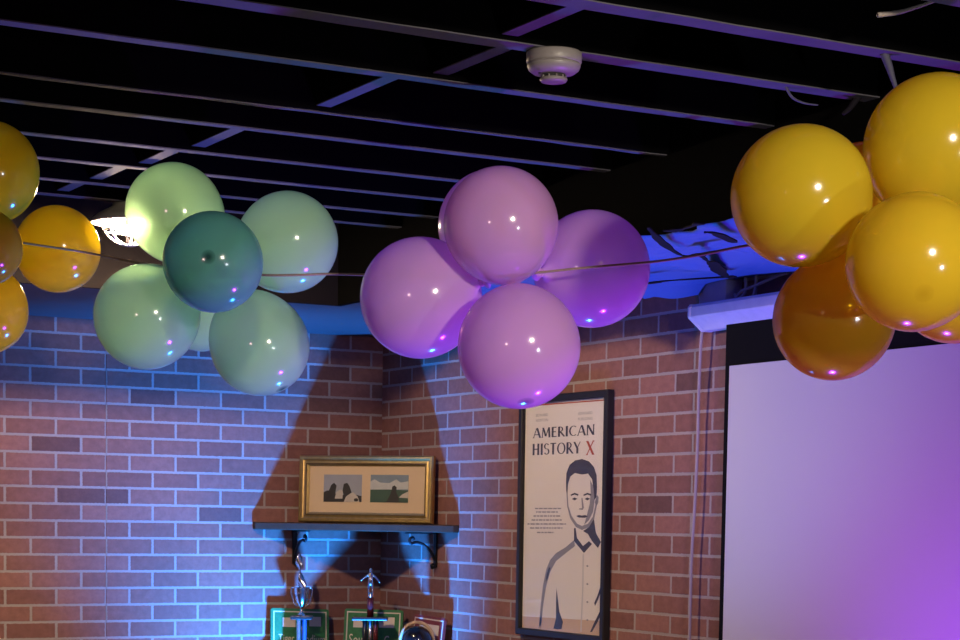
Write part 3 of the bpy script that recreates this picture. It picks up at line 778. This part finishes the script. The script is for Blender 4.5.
board(0, 0, hit(270, 608, 1, -.04), hit(328, 609.5, 1, -.04), .4, 'green', 'green sign board with cream border behind the silver cup trophy', [('Tiger', .13, .40, .118, .165), ('Stadium', .50, .93, .118, .160)],
      [(.20, .42, .042, .085), (.66, .86, .036, .080)])
board(0, 0, at(345.5, 608.5, 9.0), at(404, 610.5, 8.92), .4, 'green', 'green sign board behind the trophy topped by a figure', [('Soul', .10, .36, .115, .165), ('C', .70, .78, .118, .165)],
      [(.16, .36, .038, .085), (.60, .86, .034, .082)])
board(0, 0, hit(416, 614, 0, -.04), hit(447, 618.5, 0, -.04), .36, 'red', 'small maroon sign board standing behind the black dome, under the shelf right end', [], [(.22, .84, .036, .082)])

def trophy_cup():
    c0 = at(301.5, 640, 8.84); c = Vector((c0.x, c0.y, ZL)); s = 8.84/f
    zp = lambda py: at(301.5, py, 8.84).z
    r = thing('trophy', c, 'silver two-handled cup trophy with a twisted silver ornament, before the left green board', 'trophy')
    b = MB(); b.box(c+Vector((-.045, -.045, 0)), c+Vector((.045, .045, .04))); b.build('base', 'black', r, .004)
    zt = zp(619)
    Rr = Rh
    for dx, mt in ((-2.9, 'trophy_silver'), (2.9, 'trophy_blue')):
        p = c+Rr*(dx*s); m = MB(); m.lathe([(0, .041), (.0085, .041)]+[(.0085+.0012*(k % 2), .041+(zt-ZL-.041)*k/24) for k in range(25)]+[(0, zt-ZL)], p, seg=14); m.build('column', mt, r)
    m = MB(); m.lathe([(0, .041), (.0145, .041), (.0145, zt-ZL), (0, zt-ZL)], c-Fh*(-.022), seg=14); m.build('column', 'black', r)
    d = MB(); d.obox(Vector((c.x, c.y, zt))-Rr*.048-Fh*.04, Rr*.096, Fh*.08, Zu*.016); d.build('plate', 'black', r, .003)
    z0 = zt+.016; prof = []
    for py, rp in ((617, 5.5), (615.5, 5), (613.5, 3), (611.5, 1.4), (608, 1.2), (606, 2.6), (602, 5.0), (597, 6.6), (592, 7.4), (588, 7.8), (587, 8.2), (587.3, 7.4), (592, 6.8), (600, 5), (605, 1)):
        prof.append((rp*s, zp(py)-z0))
    prof[0] = (prof[0][0], 0)
    m = MB(); m.lathe([(0, 0)]+prof+[(0, prof[-1][1])], Vector((c.x, c.y, z0)), seg=32); m.build('cup', 'silver', r)
    for sg in (-1, 1):
        h = MB(); Q = lambda dx, py: Vector((c.x, c.y, zp(py)))+Rr*(sg*dx*s)
        h.tube(smooth_path([Q(6.5, 590), Q(8, 587.6), Q(10, 588), Q(10.4, 592), Q(8.6, 600), Q(6.4, 604.5), Q(3.4, 606.5)], 6), .0032, 8); h.build('handle', 'silver', r)
    # twisted ornament rising from the cup
    m = MB(); n = 60; pr = None; vs = []; fs = []
    for k in range(n+1):
        t = k/n; z = zp(600-46*t); a = 7.5*t; w = (6.5*(1-t)**.7+1.8)*s*(.75+.25*math.sin(9*t))
        e = Rr*math.cos(a)+Fh*math.sin(a); p = Vector((c.x, c.y, z))+Rr*(-2.2*t*s+1.0*s*math.sin(6*t))
        q = e.cross(Zu)*.0025
        vs += [p+e*w+q, p-e*w+q, p-e*w-q, p+e*w-q]
    for k in range(n):
        for i in range(4): fs.append((4*k+i, 4*k+(i+1) % 4, 4*k+4+(i+1) % 4, 4*k+4+i))
    fs += [(0, 1, 2, 3), (4*n+3, 4*n+2, 4*n+1, 4*n)]
    m.add(vs, fs, 0, True); m.build('ornament', 'silver', r)
trophy_cup()

def trophy_figure():
    Zd = 8.84; c0 = at(370, 640, Zd); c = Vector((c0.x, c0.y, ZL)); s = Zd/f
    P = lambda px, py, d=0: at(px, py, Zd)+Fh*d
    zp = lambda py: P(370, py).z
    r = thing('trophy', c, 'column trophy topped by a small silver figure with arms spread, before the middle green board', 'trophy')
    MB().box(c+Vector((-.075, -.06, 0)), c+Vector((.075, .06, .04))).build('base', 'black', r, .004)
    zt = zp(620)
    for dx, mt, w in ((-5.2, 'black', .011), (0, 'trophy_silver', .010), (5.4, 'trophy_red', .011)):
        p = c+Rh*(dx*s); m = MB(); m.lathe([(0, .041), (w, .041), (w, zt-ZL), (0, zt-ZL)], p, seg=16); m.build('column', mt, r)
    d = MB(); d.obox(Vector((c.x, c.y, zt))-Rh*.080-Fh*.04, Rh*.160, Fh*.08, Zu*.014); d.build('plate', 'black', r, .003)
    m = MB(); m.lathe([(0, 0), (.015, 0), (.015, zp(597.5)-zt-.014), (0, zp(597.5)-zt-.014)], Vector((c.x, c.y, zt+.014)), seg=16); m.build('upper_column', 'trophy_red', r)
    z1 = zp(597.5)
    m = MB(); m.lathe([(0, 0), (.0135, 0), (.0135, .008), (.010, .012), (.011, .022), (0, .024)], Vector((c.x, c.y, z1)), seg=20); m.build('plinth', 'silver', r)
    # the figure: one skinned surface
    J = {'pelvis': (0, 583.0), 'waist': (0, 579.8), 'chest': (0, 575.8), 'neck': (0, 572.6), 'head': (0, 570.6), 'crown': (0, 568.0),
         'ls': (-2.6, 575), 'le': (-6, 577.4), 'lh': (-9.2, 580), 'lt': (-10.4, 580.6), 'rs': (2.6, 575), 're': (5.6, 578), 'rh': (8.6, 581.4), 'rt': (9.6, 582.4),
         'lhip': (-1.5, 584), 'lk': (-1.9, 588.6), 'lf': (-1.7, 592.6), 'ltoe': (-2.2, 593.4), 'rhip': (1.5, 584), 'rk': (1.9, 588.6), 'rf': (1.7, 592.6), 'rtoe': (2.2, 593.4)}
    Rd = {'pelvis': 1.7, 'waist': 1.5, 'chest': 2.1, 'neck': .8, 'head': 1.5, 'crown': 1.2, 'ls': 1.0, 'le': .85, 'lh': .8, 'lt': .6, 'rs': 1.0, 're': .85, 'rh': .8, 'rt': .6,
          'lhip': 1.3, 'lk': 1.0, 'lf': .8, 'ltoe': .7, 'rhip': 1.3, 'rk': 1.0, 'rf': .8, 'rtoe': .7}
    ED = [('pelvis', 'waist'), ('waist', 'chest'), ('chest', 'neck'), ('neck', 'head'), ('head', 'crown'), ('chest', 'ls'), ('ls', 'le'), ('le', 'lh'), ('lh', 'lt'), ('chest', 'rs'), ('rs', 're'), ('re', 'rh'), ('rh', 'rt'),
          ('pelvis', 'lhip'), ('lhip', 'lk'), ('lk', 'lf'), ('lf', 'ltoe'), ('pelvis', 'rhip'), ('rhip', 'rk'), ('rk', 'rf'), ('rf', 'rtoe')]
    ks = list(J); me = bpy.data.meshes.new('figure'); loc = r.location
    zfoot = zp(593.4); up = z1+.024-zfoot+.004
    pts = []
    for k in ks:
        dx, py = J[k]; p = Vector((c.x, c.y, zp(py)+up*0))+Rh*(dx*s); p += Fh*(-.006 if 'toe' in k else (.003 if k in ('lk', 'rk') else 0)); pts.append(p-loc)
    me.from_pydata([tuple(p) for p in pts], [(ks.index(a), ks.index(b)) for a, b in ED], [])
    o = bpy.data.objects.new('figure', me); COL.objects.link(o); o.parent = r; me.materials.append(MT['silver'])
    sk = o.modifiers.new('skin', 'SKIN'); sk.use_smooth_shade = True
    for i, k in enumerate(ks):
        sv = me.skin_vertices[0].data[i]; sv.radius = (Rd[k]*s*1.2, Rd[k]*s*1.2); sv.use_root = (k == 'pelvis')
    ss = o.modifiers.new('sub', 'SUBSURF'); ss.levels = 2; ss.render_levels = 2
trophy_figure()

def dome():
    Zd = 8.57; s = Zd/f; c0 = at(417, 645, Zd); c = Vector((c0.x, c0.y, ZL))
    top = at(417, 625.5, Zd).z
    r = thing('dome_ornament', c, 'glossy black dome with a tan rim standing before the maroon sign board', 'ornament')
    m = MB(); R0 = 15.5*s; hz = top-ZL
    m.lathe([(0, 0), (R0*.97, 0), (R0*.99, .006), (R0*.96, max(.02, hz-R0*1.1)), (0, max(.02, hz-R0*1.1))], c, seg=36); m.build('base', 'black', r)
    m = MB(); m.lathe([(R0*math.cos(t), R0*.95*math.sin(t)) for t in [PI/2*k/14-.25 for k in range(16)]]+[(0, R0*.95)], Vector((c.x, c.y, top-R0*.95)), seg=40); m.build('dome', 'dome', r)
    m = MB(); N_ = (Fh+Rh*.1).normalized(); n = 40
    ctr = Vector((c.x, c.y, top-R0*.95))+Rh*(-.3*s)+N_*.012
    m.tube([ctr+Rh*((R0+.004)*math.cos(a))+Zu*((R0+.010)*math.sin(a)) for a in [PI*(-.12+1.24*k/n) for k in range(n+1)]], .008, 8); m.build('rim', 'tan', r)
dome()

# ------------------------------------------------------------------ light
def lamp(name, loc, col, power, radius, target=None, spot=None, blend=.5):
    d = bpy.data.lights.new(name, 'SPOT' if spot else 'POINT'); d.color = col; d.energy = power; d.shadow_soft_size = radius
    o = bpy.data.objects.new(name, d); COL.objects.link(o); o.location = loc
    if spot:
        d.spot_size = math.radians(spot); d.spot_blend = blend
        o.rotation_euler = (Vector(target)-Vector(loc)).to_track_quat('-Z', 'Y').to_euler()
    return o
L = dict(blue=1050, blue2=300, purple=215, warm=500, cool=110, rose=60)
lamp('blue_par', (-.58, -.92, .16), (.015, .24, 1), L['blue'], .05, (-.46, -.30, 1.16), 94, 1)
lamp('blue_stage_par', (-.75, -2.93, .15), (.02, .24, 1), L['blue2'], .05, (-1.07, -2.85, 1.15), 112, 1)
lamp('purple_par', (-.75, -4.2, .15), (.36, .03, 1), L['purple'], .05, (-1.0, -4.3, 1.15), 160, .8)
lamp('warm_room_lamp', (-2.25, -8.3, 2.5), (1, .86, .68), L['warm'], .11, (-1.45, -4.3, 2.15), 32, .7)
lamp('cool_room_lamp', (-1.3, -8.7, 1.25), (.85, .9, 1), L['cool'], .06, (-1.45, -4.9, 2.0), 34, .8)
lamp('rose_room_lamp', (-5.6, -7.2, 2.0), (1, .60, .60), L['rose'], .05, (-2.0, -1, 1.5), 70, .8)
w = bpy.data.worlds.new('dim_room'); S.world = w; w.use_nodes = True
bg = w.node_tree.nodes['Background']; bg.inputs[0].default_value = (.42, .28, .27, 1); bg.inputs[1].default_value = .13

S.view_settings.view_transform = 'Standard'; S.view_settings.look = 'None'; S.view_settings.exposure = 0; S.view_settings.gamma = 1
S.view_settings.use_curve_mapping = False
